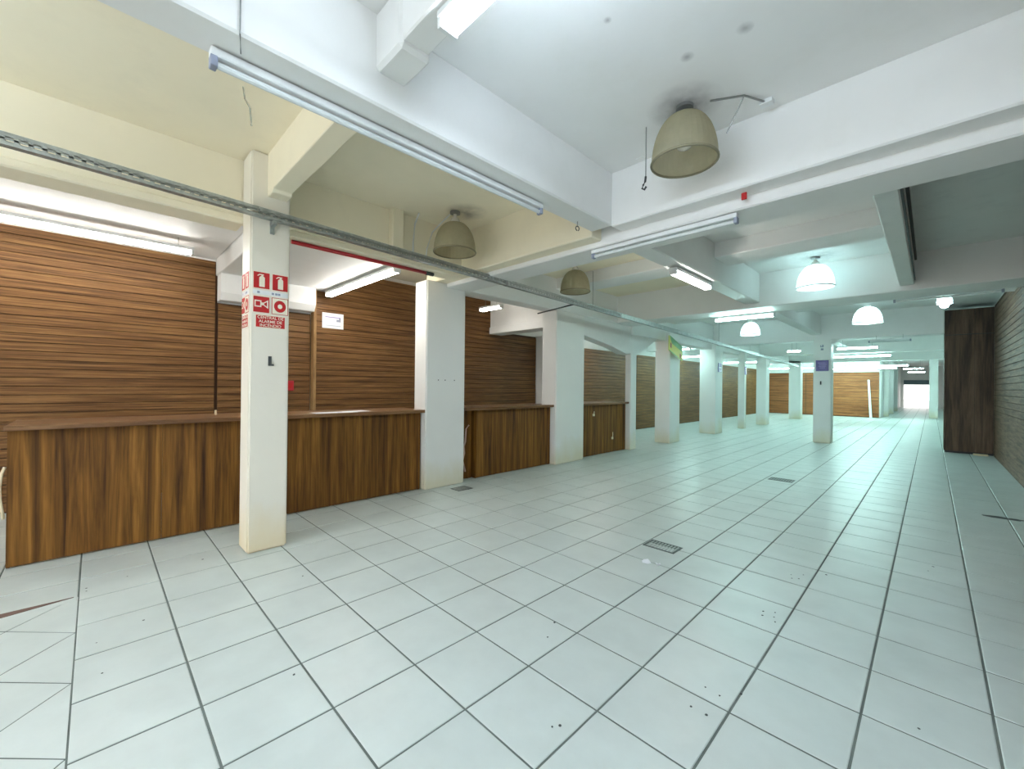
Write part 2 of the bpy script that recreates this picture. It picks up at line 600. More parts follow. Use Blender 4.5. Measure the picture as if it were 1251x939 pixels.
# far end: honey wood wall, corridor, bright doorway
we = struct(MB().box(-8.6, -1.93, YE, YE + 0.25, -0.05, ZS).build('wall_end', 'paint'))
MB().box(-7.36, -1.96, YE - 0.02, YE - 0.001, 0.0, 2.44).build('panel_backing', 'slatback', we)
b = MB()
for seg in ((-7.34, -5.2), (-5.17, -3.95), (-3.92, -1.95)):
    for k in range(16):
        b.box(seg[0], seg[1], YE - 0.045, YE - 0.02, 0.03 + k * 0.15, 0.03 + k * 0.15 + 0.138)
o = b.build('end_boards', 'endwood', we)
o['kind'] = 'stuff'
wc = struct(MB().box(-2.15, -1.9, YE + 0.25, Y1, -0.05, ZS).build('wall_corridor', 'paint'))
wf = struct(MB().box(-2.2, -1.7, Y1, Y1 + 0.25, -0.05, ZS).box(-0.08, XR + 0.3, Y1, Y1 + 0.25, -0.05, ZS).box(-1.7, -0.08, Y1, Y1 + 0.25, 2.35, ZS).build('wall_far', 'paint'))
sh = struct(MB().box(-1.7, -0.08, Y1 - 0.05, Y1 + 0.05, 1.95, 2.35).build('door_1', 'shutter'))
for k in range(4):
    MB().box(-1.7, -0.08, Y1 - 0.075, Y1 - 0.05, 1.96 + k * 0.1, 2.04 + k * 0.1).build('slat', 'shutter', sh)
# unseen wall behind the camera; shop-front opening invented to let daylight in
wb = struct(MB().box(-7.7, -6.3, Y0 - 0.25, Y0, -0.05, ZS).box(0.6, XR + 0.3, Y0 - 0.25, Y0, -0.05, ZS).box(-6.3, 0.6, Y0 - 0.25, Y0, 2.9, ZS).build('wall_back', 'paint'))

# ------------------------------------------------------------------ ceiling
ceil = struct(MB().box(-2.3, XR + 0.3, Y0 - 0.25, Y1 + 0.25, ZS, ZS + 0.25).box(-8.6, -2.3, 9.0, Y1 + 0.25, ZS, ZS + 0.25).build('ceiling', 'paint'))
MB().box(-8.6, -2.3, Y0 - 0.25, 9.0, ZS, ZS + 0.25).build('slab', 'cream', ceil)
MB().box(-0.18, XR + 0.03, 4.05, 8.45, ZS - 0.06, ZS).build('slab_panel', 'greypaint', ceil)


def beam(x0, x1, y0, y1, zb, mat='paint', bev=0.012, zt=None):
    return MB().box(x0, x1, y0, y1, zb, zt or ZS + 0.01).build('beam', mat, ceil, bevel=bev)


ML, MR = -2.42, -2.18
beam(ML, MR, Y0, 3.52, 3.05)                       # long beam over the aisle
beam(MR - .01, XR + .03, 3.50, 3.69, 3.04)         # front leaf of the cross beam
beam(-5.35, ML + .01, 3.50, 3.69, 3.00, 'cream')
beam(-5.35, XR + .03, 3.68, 4.10, 2.945)
beam(ML, MR, 4.09, 8.42, 3.03)
beam(-0.34, -0.18, 4.09, 8.42, 3.03, 'greypaint')
beam(-5.35, ML + .01, 6.20, 6.75, 3.34)
beam(MR - .01, -0.33, 6.20, 6.75, 3.34)
beam(-5.35, XR + .03, 8.40, 9.10, 2.95)
beam(-5.35, XR + .03, 11.0, 11.4, 3.25)
beam(-5.35, 0.215, 14.34, 14.74, 2.86)
beam(-5.35, XR + .03, 17.0, 17.4, 3.1)
beam(-5.35, XR + .03, 19.5, 20.0, 2.82)
beam(-7.37, XR + .03, 24.6, 25.1, 2.78)
beam(ML, MR, 9.09, 14.35, 3.02)
beam(ML, MR, 14.73, 24.6, 3.05)
# row beam above the counters
beam(-4.74, -4.5, Y0, 3.51, 3.02, 'cream')
beam(-4.76, -4.475, Y0, 0.96, 2.96, 'cream', zt=3.03)
beam(-4.76, -4.5, 1.26, 3.5, 2.96, 'cream', zt=3.03)
MB().box(-7.37, -4.72, Y0, 1.22, 3.28, 3.33).build('soffit', 'paint', ceil)
MB().box(-7.37, -4.72, 1.23, 2.80, 3.05, ZS).build('soffit', 'paint', ceil, bevel=0.01)
beam(-5.35, -5.05, 4.09, 8.41, 2.95)
beam(-5.35, -5.05, 9.09, 25.0, 2.75)
beam(-7.36, -5.3, 14.3, 14.7, 2.8)
beam(-7.36, -5.3, 19.5, 20.0, 2.8)
# beam with a stepped lower ledge between the third column and the wall
bb = beam(-7.22, -5.35, 6.46, 6.80, 2.82)
MB().box(-7.2, -5.36, 6.42, 6.80, 2.68, 2.83).build('ledge', 'paint', bb, bevel=0.006)
# ribs with haunches beside the first column
MB().prism([(-4.22, 3.17), (-4.08, 3.17), (-4.06, 3.20), (ML + .02, 3.20), (ML + .02, ZS + .01), (-4.22, ZS + .01)], (0, 1.08, 0), (1, 0, 0), (0, 0, 1), (0, 0.16, 0)).build('beam', 'cream', ceil, bevel=0.006)
beam(MR - .02, -1.92, 1.085, 1.275, 3.235, bev=0.02)
beam(-1.94, XR + .03, 1.10, 1.255, 3.27, bev=0.008)
# haunched lintel over the slim column
MB().prism([(7.1, 2.57), (8.25, 2.41), (8.85, 2.28), (9.42, 2.28), (10.2, 2.64), (10.88, 2.96), (10.88, 3.0), (7.1, 3.0)], (-5.33, 0, 0), (0, 1, 0), (0, 0, 1), (0.24, 0, 0)).build('beam', 'paint', ceil, bevel=0.006)
MB().prism([(-2.15, 2.87), (-2.15, 2.62), (-1.75, 2.87)][:3], (0, 14.36, 0), (1, 0, 0), (0, 0, 1), (0, 0.3, 0)).build('haunch', 'paint', ceil)
# broken plaster edge and loose strip along the weathered rib
MB().box(-0.182, -0.155, 4.3, 8.3, 3.36, 3.40).box(-0.182, -0.165, 4.25, 8.2, 3.05, 3.09).build('plaster_crack', 'black', ceil)
# soft grey smudges round the lamp bases, fading outwards, and a few plaster marks
def smudge_mat():
    m, nt, b = new_mat('soft_grey_smudge')
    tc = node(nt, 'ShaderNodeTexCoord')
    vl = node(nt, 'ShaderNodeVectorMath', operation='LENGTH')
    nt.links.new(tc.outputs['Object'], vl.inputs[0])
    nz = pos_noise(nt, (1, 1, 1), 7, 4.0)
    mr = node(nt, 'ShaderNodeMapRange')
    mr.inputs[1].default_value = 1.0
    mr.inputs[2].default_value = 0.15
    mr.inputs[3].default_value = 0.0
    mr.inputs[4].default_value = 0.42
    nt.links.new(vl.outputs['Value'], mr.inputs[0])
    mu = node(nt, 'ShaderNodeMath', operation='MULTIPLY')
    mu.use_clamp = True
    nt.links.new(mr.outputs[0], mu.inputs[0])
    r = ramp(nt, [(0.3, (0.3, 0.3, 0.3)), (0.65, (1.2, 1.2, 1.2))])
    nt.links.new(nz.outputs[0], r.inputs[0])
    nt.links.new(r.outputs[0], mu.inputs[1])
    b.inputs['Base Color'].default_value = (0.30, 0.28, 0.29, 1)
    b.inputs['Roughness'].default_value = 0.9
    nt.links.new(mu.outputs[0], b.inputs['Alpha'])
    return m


M['smudge'] = smudge_mat()
sm = MB().lathe([(0.001, 0.0), (1.0, 0.0)], (0, 0, 0), 28).mesh('dark_smudge')
sm.materials.append(M['smudge'])
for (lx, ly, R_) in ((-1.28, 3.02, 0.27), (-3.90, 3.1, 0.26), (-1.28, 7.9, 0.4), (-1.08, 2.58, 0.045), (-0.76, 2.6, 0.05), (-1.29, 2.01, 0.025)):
    o = part_at('dark_smudge', sm, 'smudge', ceil, (lx, ly, ZS - 0.002))
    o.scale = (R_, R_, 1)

# ------------------------------------------------------------------ columns
def column(x0, x1, y0, y1, z1, label, group=None, mat='column'):
    o = MB().box(x0, x1, y0, y1, 0.0, z1).build('column', mat, bevel=0.014, seg=2)
    return tag(o, label, 'column', group)


column(-4.49, -4.21, 0.95, 1.27, ZS, 'white plaster column standing before the long counter, with red fire signs on two faces', mat='column_cream')
c2 = column(-5.38, -5.07, 3.33, 4.03, 3.0, 'wide white column with stained foot between the long counter and the middle counter')
for yy in (3.54, 3.66, 3.83):
    MB().tube([(-5.075, yy, 1.57), (-5.068, yy, 1.57)], 0.009, 8).build('screw_hole', 'stain', c2)
column(-5.40, -5.04, 6.21, 7.12, 2.95, 'wide white column between the middle counter and the small counter')
column(-5.20, -5.05, 9.02, 9.30, 2.30, 'slim white post under a haunched lintel at the end of the small counter')
column(-5.35, -4.93, 10.87, 11.5, 2.96, 'white column behind the hanging yellow and green sign')
column(-5.43, -4.93, 14.2, 14.85, 2.9, 'broad white column with a small dark plaque on its aisle face, past the hanging sign')
column(-5.10, -4.89, 17.0, 17.25, 2.9, 'thin white post with a pale plaque near its top, halfway down the hall')
column(-5.15, -4.79, 19.5, 20.0, 2.9, 'square white column just past the thin post, halfway down the hall')
column(-5.04, -4.55, 24.6, 25.1, 2.9, 'white column in front of the honey wood end wall')
column(-2.35, -1.95, 14.32, 14.74, 2.87, 'free-standing white column in the middle of the floor with a purple plaque')
column(-0.08, 0.26, 31.6, 32.0, ZS, 'pale column at the mouth of the corridor, beside the walnut-clad pier')
for k, (cx0, cy0) in enumerate(((-1.9, 31.5), (-1.9, 35.5), (-1.9, 40.0))):
    column(cx0, cx0 + 0.22, cy0, cy0 + 0.4, ZS, 'pale pilaster on the corridor wall leading to the bright doorway', 'corridor pilasters')

# walnut-clad pier at the right wall
p = thing('clad_pier', 'tall pier clad in dark walnut panels against the right wall', 'pier', (0.62, 14.63, 0))
MB().box(0.24, XR, 14.66, 15.4, 0.0, 3.44).build('core', 'black', p)
for (a, b_) in ((0.22, 0.715), (0.72, XR - 0.002)):
    MB().box(a, b_, 14.635, 14.66, 0.05, 2.83).build('panel', 'walnut', p, bevel=0.003)
    MB().box(a, b_, 14.635, 14.66, 2.845, 3.44).build('panel', 'walnut', p, bevel=0.003)
MB().box(0.222, 0.24, 14.66, 15.4, 0.05, 3.44).build('side_panel', 'walnut', p)
tag(MB().box(0.70, 0.93, 14.45, 14.62, 0.0, 0.03).build('wood_offcut', 'cord', bevel=0.004), 'pale wooden offcut lying on the floor at the foot of the walnut pier', 'offcut')

# ------------------------------------------------------------------ counters
XC = -5.17


def counter(y0, y1, label, ny, top_y=None, depth=0.62, inset=None):
    t = thing('counter', label, 'counter', (XC - depth / 2, (y0 + y1) / 2, 0))
    ty0, ty1 = top_y or (y0 - 0.01, y1 + 0.02)
    MB().box(XC - depth - 0.02, XC + 0.085, ty0, ty1, 1.10, 1.142).build('worktop', 'countertop', t, bevel=0.004)
    w = (y1 - y0) / ny
    for k in range(ny):
        MB().box(XC - 0.02, XC, y0 + k * w + 0.0012, y0 + (k + 1) * w - 0.0012, 0.012, 1.10).build('front_panel', 'counter', t)
    for y in (y0, y1 - 0.02):
        MB().box(XC - depth, XC - 0.021, y, y + 0.02, 0.0, 1.10).build('end_panel', 'counter', t)
    MB().box(XC - depth + 0.02, XC - 0.021, y0 + 0.021, y1 - 0.021, 0.55, 0.57).build('shelf', 'counter', t)
    return t


counter(-0.49, 3.31, 'long dark wood counter running behind the column with fire signs', 4, (-0.50, 3.40))
counter(4.36, 6.20, 'dark wood counter standing between the two wide white columns', 2, (4.10, 6.36))
counter(7.13, 9.0, 'small brown wood counter ending at the slim white post', 2, (7.13, 9.12))
tag(MB().box(XC - 0.55, XC - 0.10, 4.04, 4.34, 0.0, 1.09).build('side_panel', 'counter', bevel=0.003), 'set-back wood filler panel between the wide column and the middle counter', 'panel')
tag(MB().tube([(XC - 0.01, -0.50, 0.81), (XC + 0.005, -0.515, 0.76), (XC + 0.005, -0.525, 0.66), (XC, -0.522, 0.56), (XC - 0.005, -0.512, 0.47), (XC - 0.01, -0.503, 0.40)], 0.010, 8).build('cable', 'cord', smooth=True),
    'cream cable hanging down the open end of the long counter', 'cable')
tag(MB().tube([(XC - 0.06, 4.25, 0.86), (XC - 0.07, 4.20, 0.80), (XC - 0.075, 4.19, 0.6), (XC - 0.085, 4.17, 0.52), (XC - 0.08, 4.18, 0.42), (XC - 0.085, 4.15, 0.3), (XC - 0.08, 4.2, 0.12)], 0.012, 8).build('cable', 'pinkcord', smooth=True),
    'pinkish cable dangling between the wide column and the middle counter', 'cable')
pp = thing('paper_stack', 'white paper sheets lying on the long counter', 'paper', (-5.5, 2.2, 1.142))
for k, (dx, dy, a) in enumerate(((0, 0, 0.05), (0.02, 0.22, -0.1), (-0.05, 0.42, 0.12))):
    w, d = 0.15, 0.11
    po = [(math.cos(a) * u - math.sin(a) * v, math.sin(a) * u + math.cos(a) * v) for u, v in ((-d, -w), (d, -w), (d, w), (-d, w))]
    MB().prism(po, (-5.25 + dx, 2.0 + dy, 1.1425 + 0.0012 * k), (1, 0, 0), (0, 1, 0), (0, 0, 0.001)).build('sheet', 'paper', pp)
tag(MB().lathe([(0.0, 0), (0.012, 0), (0.01, 0.05), (0, 0.052)], (-5.6, 0.95, 1.142), 10).build('peg', 'cord'), 'tiny pale peg standing on the long counter near the signed column', 'peg')
# bits on the small counter's front
for (yy, zz) in ((7.62, 0.86), (8.38, 0.30)):
    tag(MB().box(XC + 0.001, XC + 0.02, yy, yy + 0.06, zz, zz + 0.05).tube([(XC + 0.012, yy + 0.03, zz), (XC + 0.016, yy + 0.045, zz + 0.1), (XC + 0.01, yy + 0.05, zz + 0.16 if zz < .5 else zz + .07)], 0.008, 6).build('socket', 'cord'),
        ('pale socket with wire low on the small counter front' if zz < 0.5 else 'small pale plate high on the small counter front'), 'socket')

# ------------------------------------------------------------------ cable tray
def tz(y):
    return 2.985 - 0.0238 * (y + 0.44)


tray = thing('cable_tray', 'perforated galvanised cable tray running along the row of columns', 'cable tray', (-4.16, 0, 2.97))
for k in range(8):
    ya, yb = -2.0 + 3.0 * k, -2.0 + 3.0 * (k + 1) - 0.004
    b = MB()
    near = k < 3
    h_, xn, xf = 0.078, -4.13, -4.185
    b.box(xf, xn, ya, yb, 0, 0.003)
    for x in (xn, xf):
        if near:
            b.box(x - 0.0012, x + 0.0012, ya, yb, 0, 0.020)
            b.box(x - 0.0012, x + 0.0012, ya, yb, 0.032, 0.044)
            b.box(x - 0.0012, x + 0.0012, ya, yb, 0.056, h_)
            for q in range(int((yb - ya) / 0.06)):
                b.box(x - 0.0012, x + 0.0012, ya + q * 0.06, ya + q * 0.06 + 0.022, 0.020, 0.056)
        else:
            b.box(x - 0.0012, x + 0.0012, ya, yb, 0, h_)
    b.box(xn - 0.012, xn, ya, yb, h_, h_ + 0.0025)
    b.box(xf, xf + 0.012, ya, yb, h_, h_ + 0.0025)
    b.v = [(x, y, z + tz(y)) for x, y, z in b.v]
    b.build('channel', 'galv', tray)
    if k not in (0,):
        b = MB().box(xf - 0.002, xn + 0.002, yb - 0.02, yb + 0.025, -0.002, h_ + 0.004)
        b.v = [(x, y, z + tz(y)) for x, y, z in b.v]
        b.build('joint_clip', 'steel', tray)
br = MB().box(-4.21, -4.12, 1.10, 1.135, 2.905, 2.94).box(-4.21, -4.195, 1.10, 1.135, 2.84, 2.95)
br.build('bracket', 'galv', tray)
for y in (6.1, 12.2, 15.0):
    MB().tube([(-4.155, y, tz(y) + 0.06), (-4.155, y, 3.5 if y < 14.9 else 3.5)], 0.004, 6).build('hanger_rod', 'steel', tray)
MB().tube([(-4.16, 5.55, tz(5.5) + 0.0), (-5.0, 5.62, 2.80)], 0.012, 6).build('side_arm', 'darkmetal', tray)
# red pipe
rp = thing('red_pipe', 'thin red pipe fixed under the beam between the first two columns', 'pipe', (-4.6, 2.2, 2.98))
MB().tube([(-4.60, 1.40, 2.938), (-4.60, 3.0, 2.938)], 0.020, 10).build('pipe', 'redpipe', rp, smooth=True)
MB().tube([(-4.60, 3.0, 2.936), (-4.60, 3.11, 2.936)], 0.024, 10).build('end_fitting', 'darkmetal', rp, smooth=True)

# ------------------------------------------------------------------ lamps
def shade_profile(h, R):
    p = []
    for k in range(15):
        t = k / 14
        r = 0.055 + (R - 0.055) * math.sin(t * PI / 2) ** 0.86
        p.append((r, -h * (1 - math.cos(t * PI / 2)) ** 0.92))
    return p


def lamp(x, y, ztop, neck, lit, label, R=0.245, h=0.35, group=None, clear=False):
    t = thing('pendant_lamp', label, 'lamp', (x, y, ztop), group)
    MB().lathe([(0, 0), (0.06, 0), (0.06, -0.022), (0.03, -0.03), (0, -0.03)], (x, y, ztop), 20).build('ceiling_mount', 'steel', t, smooth=False)
    sk = MB().lathe([(0.022, -0.028), (0.022, -neck * 0.35 - 0.02), (0.045, -neck * 0.55 - 0.02), (0.062, -neck - 0.02), (0.06, -neck - 0.035), (0, -neck - 0.035)], (x, y, ztop), 20).build('socket', 'steel' if neck < 0.08 else 'bulb_off', t, smooth=True)
    zt = ztop - neck - 0.025
    prof = shade_profile(h, R)
    inner = [(r - 0.004, z + 0.001) for r, z in reversed(prof)]
    shd = MB().lathe(prof + inner, (x, y, zt), 72, 0.0025)
    shd = shd.build('shade', 'shade_clear' if lit or clear else 'shade_old', t, smooth=False)
    zr = zt + prof[-1][1]
    MB().lathe([(R + 0.007, 0.007), (R + 0.009, 0), (R + 0.005, -0.007), (R - 0.006, -0.007), (R - 0.007, 0.005), (R + 0.007, 0.007)], (x, y, zr), 40).build('rim', 'rim' if not lit else 'white', shd, smooth=True)
    bp = [(0.0, 0.02), (0.03, 0.0), (0.034, -0.06), (0.06, -0.12), (0.065, -0.17), (0.045, -0.215), (0.0, -0.235)]
    MB().lathe(bp, (x, y, zt - 0.02), 20).build('bulb', 'bulb_on' if lit else 'bulb_off', sk, smooth=True)
    return t


lamp(-1.28, 3.02, ZS - 0.005, 0.045, False, 'unlit dome lamp of aged olive acrylic under the bluish ceiling near the white cross beam', h=0.335, R=0.226)
lamp(-3.98, 2.99, ZS - 0.01, 0.11, False, 'unlit beige dome lamp under the cream ceiling above the long counter', h=0.34)
lamp(-4.2, 5.65, ZS, 0.10, False, 'unlit olive dome lamp behind the cross beam, over the middle counter', h=0.35)
lamp(-1.28, 7.9, ZS - 0.01, 0.10, True, 'glowing dome lamp inside the bright ceiling coffer', h=0.34)
lamp(-1.0, 12.0, ZS, 0.22, True, 'glowing dome lamp hanging between the coffer and the free-standing column', h=0.34, R=0.26)
lamp(-3.62, 13.1, ZS, 0.18, True, 'glowing dome lamp beside the cable tray, past the hanging sign', h=0.34)
lamp(0.17, 11.5, ZS, 0.20, True, 'glowing dome lamp in front of the walnut-clad pier', h=0.16, R=0.11)


# ------------------------------------------------------------------ tube lights
def tube_light(axis, a0, a1, c, z, lit, label, mat='tube_far', twin=True, group=None, hang=0.0):
    """axis 'X' runs along x from a0 to a1 at y=c; axis 'Y' runs along y at x=c"""
    def P(a, s, zz):
        return (a, c + s, zz) if axis == 'X' else (c + s, a, zz)

    def bx(mb, a, b, s0, s1, z0, z1):
        return mb.box(a, b, c + s0, c + s1, z0, z1) if axis == 'X' else mb.box(c + s0, c + s1, a, b, z0, z1)
    am = (a0 + a1) / 2
    t = thing('tube_light', label, 'light', P(am, 0, z), group)
    hw = 0.055 if twin else 0.03
    bx(MB(), a0, a1, -hw, hw, z + 0.026, z + 0.065).build('housing', 'white', t, bevel=0.005)
    for s in ((-0.033, 0.033) if twin else (0.0,)):
        n = 1
        L = (a1 - a0) / n
        for k in range(n):
            s0, s1 = a0 + k * L + 0.03, a0 + (k + 1) * L - 0.03
            MB().tube([P(s0, s, z), P(s1, s, z)], 0.0165, 10).build('tube', mat if lit else 'offtube', t, smooth=False)
    for a in (a0, a1 - 0.028):
        bx(MB(), a, a + 0.028, -hw + 0.004, hw - 0.004, z - 0.02, z + 0.03).build('end_cap', 'white' if lit else 'greytext', t, bevel=0.003)
    if hang:
        for a in (a0 + 0.15, a1 - 0.15):
            MB().tube([P(a, 0, z + 0.06), P(a, 0, z + 0.06 + hang)], 0.003, 6).build('suspension_wire', 'steel', t)
    return t


tube_light('Y', 0.36, 2.68, -2.36, 2.978, False, 'long unlit tube fixture under the long ceiling beam', twin=False)
tube_light('X', -2.55, -1.13, 3.73, 2.875, False, 'unlit tube fixture under the white cross beam behind the nearest dome lamp', twin=False)
tube_light('X', -1.66, -0.40, 1.18, 3.20, True, 'glaring lit tube on the haunched rib above the aisle', 'tube_near')
tube_light('Y', -1.6, 0.86, -6.55, 3.11, True, 'long lit tube above the wood panelling behind the long counter', 'tube_left', hang=0.105)
tube_light('X', -7.05, -4.82, 2.72, 2.95, True, 'lit tube running across the bay behind the fire-sign column toward the notice', 'tube_left')
tube_light('X', -6.55, -5.92, 5.6, 3.03, True, 'short lit tube seen between the two wide columns', 'tube_left', hang=0.45)
tube_light('Y', 9.15, 10.45, -6.45, 2.75, True, 'lit tube above the panelling behind the small counter', 'tube_left', hang=0.73)
tube_light('Y', 5.12, 6.3, -2.30, 2.94, True, 'lit tube fixed under the long beam beside the glowing coffer', 'tube_left')
tube_light('X', -3.15, -2.08, 9.03, 2.875, True, 'lit tube below the cross beam just past the coffer', 'tube_far')
tube_light('X', -2.1, -1.1, 16.4, 2.75, True, 'lit tube just behind the free-standing column, the first of the row', 'tube_far', hang=0.7)
tube_light('X', -2.75, -0.98, 19.75, 2.70, True, 'long lit tube under the second beam behind the free-standing column', 'tube_far', hang=0.05)
tube_light('X', -3.0, -0.72, 26.3, 2.62, True, 'long lit tube before the honey wood end wall, right of its middle', 'tube_far', hang=0.8)
tube_light('X', -4.6, -1.2, 28.0, 2.57, True, 'very long lit tube close above the honey wood end wall', 'tube_far', hang=0.9)
tube_light('X', -3.55, -3.12, 17.0, 2.78, True, 'short lit tube seen left of the free-standing column', 'tube_far', hang=0.25)
tube_light('X', -6.6, -5.5, 13.6, 2.74, True, 'lit tube between the hanging sign and the broad column', 'tube_far', hang=0.7)
tube_light('X', -7.15, -5.9, 16.8, 2.72, True, 'lit tube further behind, between the hanging sign column and the broad column', 'tube_far', hang=0.7)
tube_light('X', -7.1, -5.4, 21.5, 2.70, True, 'lit tube over the far left bay behind the thin post', 'tube_far', hang=0.75)
tube_light('X', -6.9, -4.2, 26.8, 2.60, True, 'long lit tube above the left half of the honey wood end wall', 'tube_far', hang=0.85)
tube_light('X', -1.2, -0.3, 34.0, 2.75, True, 'lit tube at the start of the corridor', 'tube_far', hang=0.7)
tube_light('X', -1.2, -0.3, 41.0, 2.75, True, 'lit tube deep inside the corridor', 'tube_far', hang=0.7)
tube_light('X', -1.15, -0.35, 14.1, 2.72, False, 'small tube fixture hanging under the beam right of the free-standing column', 'tube_far', hang=0.1)
tube_light('X', -0.45, 0.74, 9.3, 2.95, False, 'unlit tube reflecting light below the cross beam before the walnut pier', 'tube_far', twin=False, hang=0.53)
# invented tubes behind the camera, added to light the near floor and ceiling
tube_light('X', -4.1, -2.6, -1.6, 3.26, True, 'added lit tube, out of view, under the ceiling near the invented shop front', 'tube_near')
tube_light('X', -1.6, 0.2, -1.6, 3.26, True, 'added lit tube, out of view, above the entrance tiles', 'tube_near')


# ------------------------------------------------------------------ signs
def sign_plate(face, a0, a1, z0, z1, name, label, mat='red', border='signwhite', group=None):
    """face ('X', x) looks toward +x with a = y; face ('Y', y) looks toward -y with a = x"""
    ax, c = face
    t = thing(name, label, 'sign', ((c, (a0 + a1) / 2, z0) if ax == 'X' else ((a0 + a1) / 2, c, z0)), group)

    def bx(mb, a, b, z_0, z_1, d0, d1):
        return mb.box(c + d0, c + d1, a, b, z_0, z_1) if ax == 'X' else mb.box(a, b, c - d0, c - d1, z_0, z_1)
    bx(MB(), a0, a1, z0, z1, 0.0005, 0.002).build('plate', border, t)
    fd = bx(MB(), a0 + .005, a1 - .005, z0 + .005, z1 - .005, 0.002, 0.0028).build('field', mat, t)

    def poly(pts, nm, m, d0=0.0028, d1=0.0036):
        # pts in 0..1 of the plate
        w, h = a1 - a0, z1 - z0
        q = [(a0 + u * w, z0 + v * h) for u, v in pts]
        if ax == 'X':
            MB().prism(q, (c + d0, 0, 0), (0, 1, 0), (0, 0, 1), (d1 - d0, 0, 0)).build(nm, m, fd)
        else:
            MB().prism(q, (0, c - d0, 0), (1, 0, 0), (0, 0, 1), (0, -(d1 - d0), 0)).build(nm, m, fd)
    return t, poly


def circ(cx, cy, r, n=22):
    return [(cx + r * math.cos(2 * PI * k / n), cy + r * math.sin(2 * PI * k / n)) for k in range(n)]


def rect(x0, y0, x1, y1):
    return [(x0, y0), (x1, y0), (x1, y1), (x0, y1)]


def text(body, size, loc, rot, mat, name, parent):
    cu = bpy.data.curves.new(name, 'FONT')
    cu.body = body
    cu.size = size
    cu.align_x = 'CENTER'
    cu.align_y = 'CENTER'
    cu.extrude = 0.0004
    cu.offset = 0.0002
    tmp = bpy.data.objects.new('tmp', cu)
    C.objects.link(tmp)
    dg = bpy.context.evaluated_depsgraph_get()
    me = bpy.data.meshes.new_from_object(tmp.evaluated_get(dg))
    bpy.data.objects.remove(tmp)
    bpy.data.curves.remove(cu)
    me.materials.clear()
    me.materials.append(M[mat])
    o = bpy.data.objects.new(name, me)
    C.objects.link(o)
    o.parent = parent
    o.matrix_parent_inverse = Matrix.Translation(-Vector(parent.location))
    o.location = loc
    o.rotation_euler = rot
    return o


def fire_signs(face, A, flip, where):
    """A: (left column a0,a1),(right column a0,a1) as seen by a reader standing in front"""
    (l0, l1), (r0, r1) = A
    for (a0, a1), side in (((l0, l1), 'outer'), ((r0, r1), 'inner')):
        _, poly = sign_plate(face, a0, a1, 2.335, 2.487, 'fire_extinguisher_sign', 'red extinguisher sign above the %s sign, ' % ('horn' if side == 'outer' else 'ring') + where, group='extinguisher signs ' + where)
        poly(rect(.36, .12, .68, .66), 'symbol', 'signwhite')
        poly([(.36, .66), (.68, .66), (.62, .74), (.44, .74)], 'symbol', 'signwhite')
        poly(rect(.48, .74, .58, .80), 'symbol', 'signwhite')
        poly([(.62, .80), (.62, .86), (.36, .86), (.24, .76), (.28, .73), (.38, .80)], 'symbol', 'signwhite')
    _, poly = sign_plate(face, l0, l1, 2.122, 2.272, 'alarm_sounder_sign', 'red sign with an outlined square and horn symbol, ' + where)
    poly(rect(.10, .34, .50, .74), 'symbol', 'signwhite')
    poly(rect(.17, .41, .43, .67), 'symbol', 'red', .0036, .0042)
    poly([(.50, .46), (.62, .46), (.90, .28), (.90, .80), (.62, .62), (.50, .62)], 'symbol', 'signwhite')
    poly([(.66, .50), (.82, .40), (.82, .68), (.66, .58)], 'symbol', 'red', .0036, .0042)
    _, poly = sign_plate(face, r0, r1, 2.122, 2.272, 'fire_hose_sign', 'pale sign with a thick red ring symbol, ' + where, mat='signwhite', border='red')
    poly(circ(.5, .5, .36), 'symbol', 'red')
    poly(circ(.5, .5, .14), 'symbol', 'signwhite', .0036, .0042)
    c0, c1 = (l0 + r1) / 2 - 0.85 * (r1 - l0) / 2, (l0 + r1) / 2 + 0.85 * (r1 - l0) / 2
    t, poly = sign_plate(face, c0, c1, 1.992, 2.107, 'alarm_panel_sign', 'red sign with three lines of white capitals, ' + where)
    ax, c = face
    for k, line in enumerate(('CENTRAL DE', 'ALARME DE', 'INCÊNDIO')):
        z = 2.086 - 0.0355 * k
        sz = 0.036 if ax == 'X' else 0.033
        if ax == 'X':
            text(line, sz, (c + 0.0035, (c0 + c1) / 2, z - 0.002), (PI / 2, 0, PI / 2), 'signwhite', 'lettering', t)
        else:
            text(line, sz, ((c0 + c1) / 2, c - 0.0035, z - 0.002), (PI / 2, 0, 0), 'signwhite', 'lettering', t)
    # strip of tape with worn print between the rows
    m = MB()
    if ax == 'X':
        m.box(c + .0004, c + .0012, l0, r1, 2.285, 2.325)
    else:
        m.box(l0, r1, c - .0004, c - .0012, 2.285, 2.325)
    tp = tag(m.build('tape_strip', 'white'), 'worn white tape between the red signs ' + where, 'tape')
    m = MB()
    for u in (0.12, 0.52, 0.62, 0.7):
        a = l0 + u * (r1 - l0)
        if ax == 'X':
            m.box(c + .0012, c + .0016, a, a + 0.02, 2.295, 2.314)
        else:
            m.box(a, a + 0.014, c - .0012, c - .0016, 2.295, 2.314)
    m.build('worn_print', 'greytext', tp)


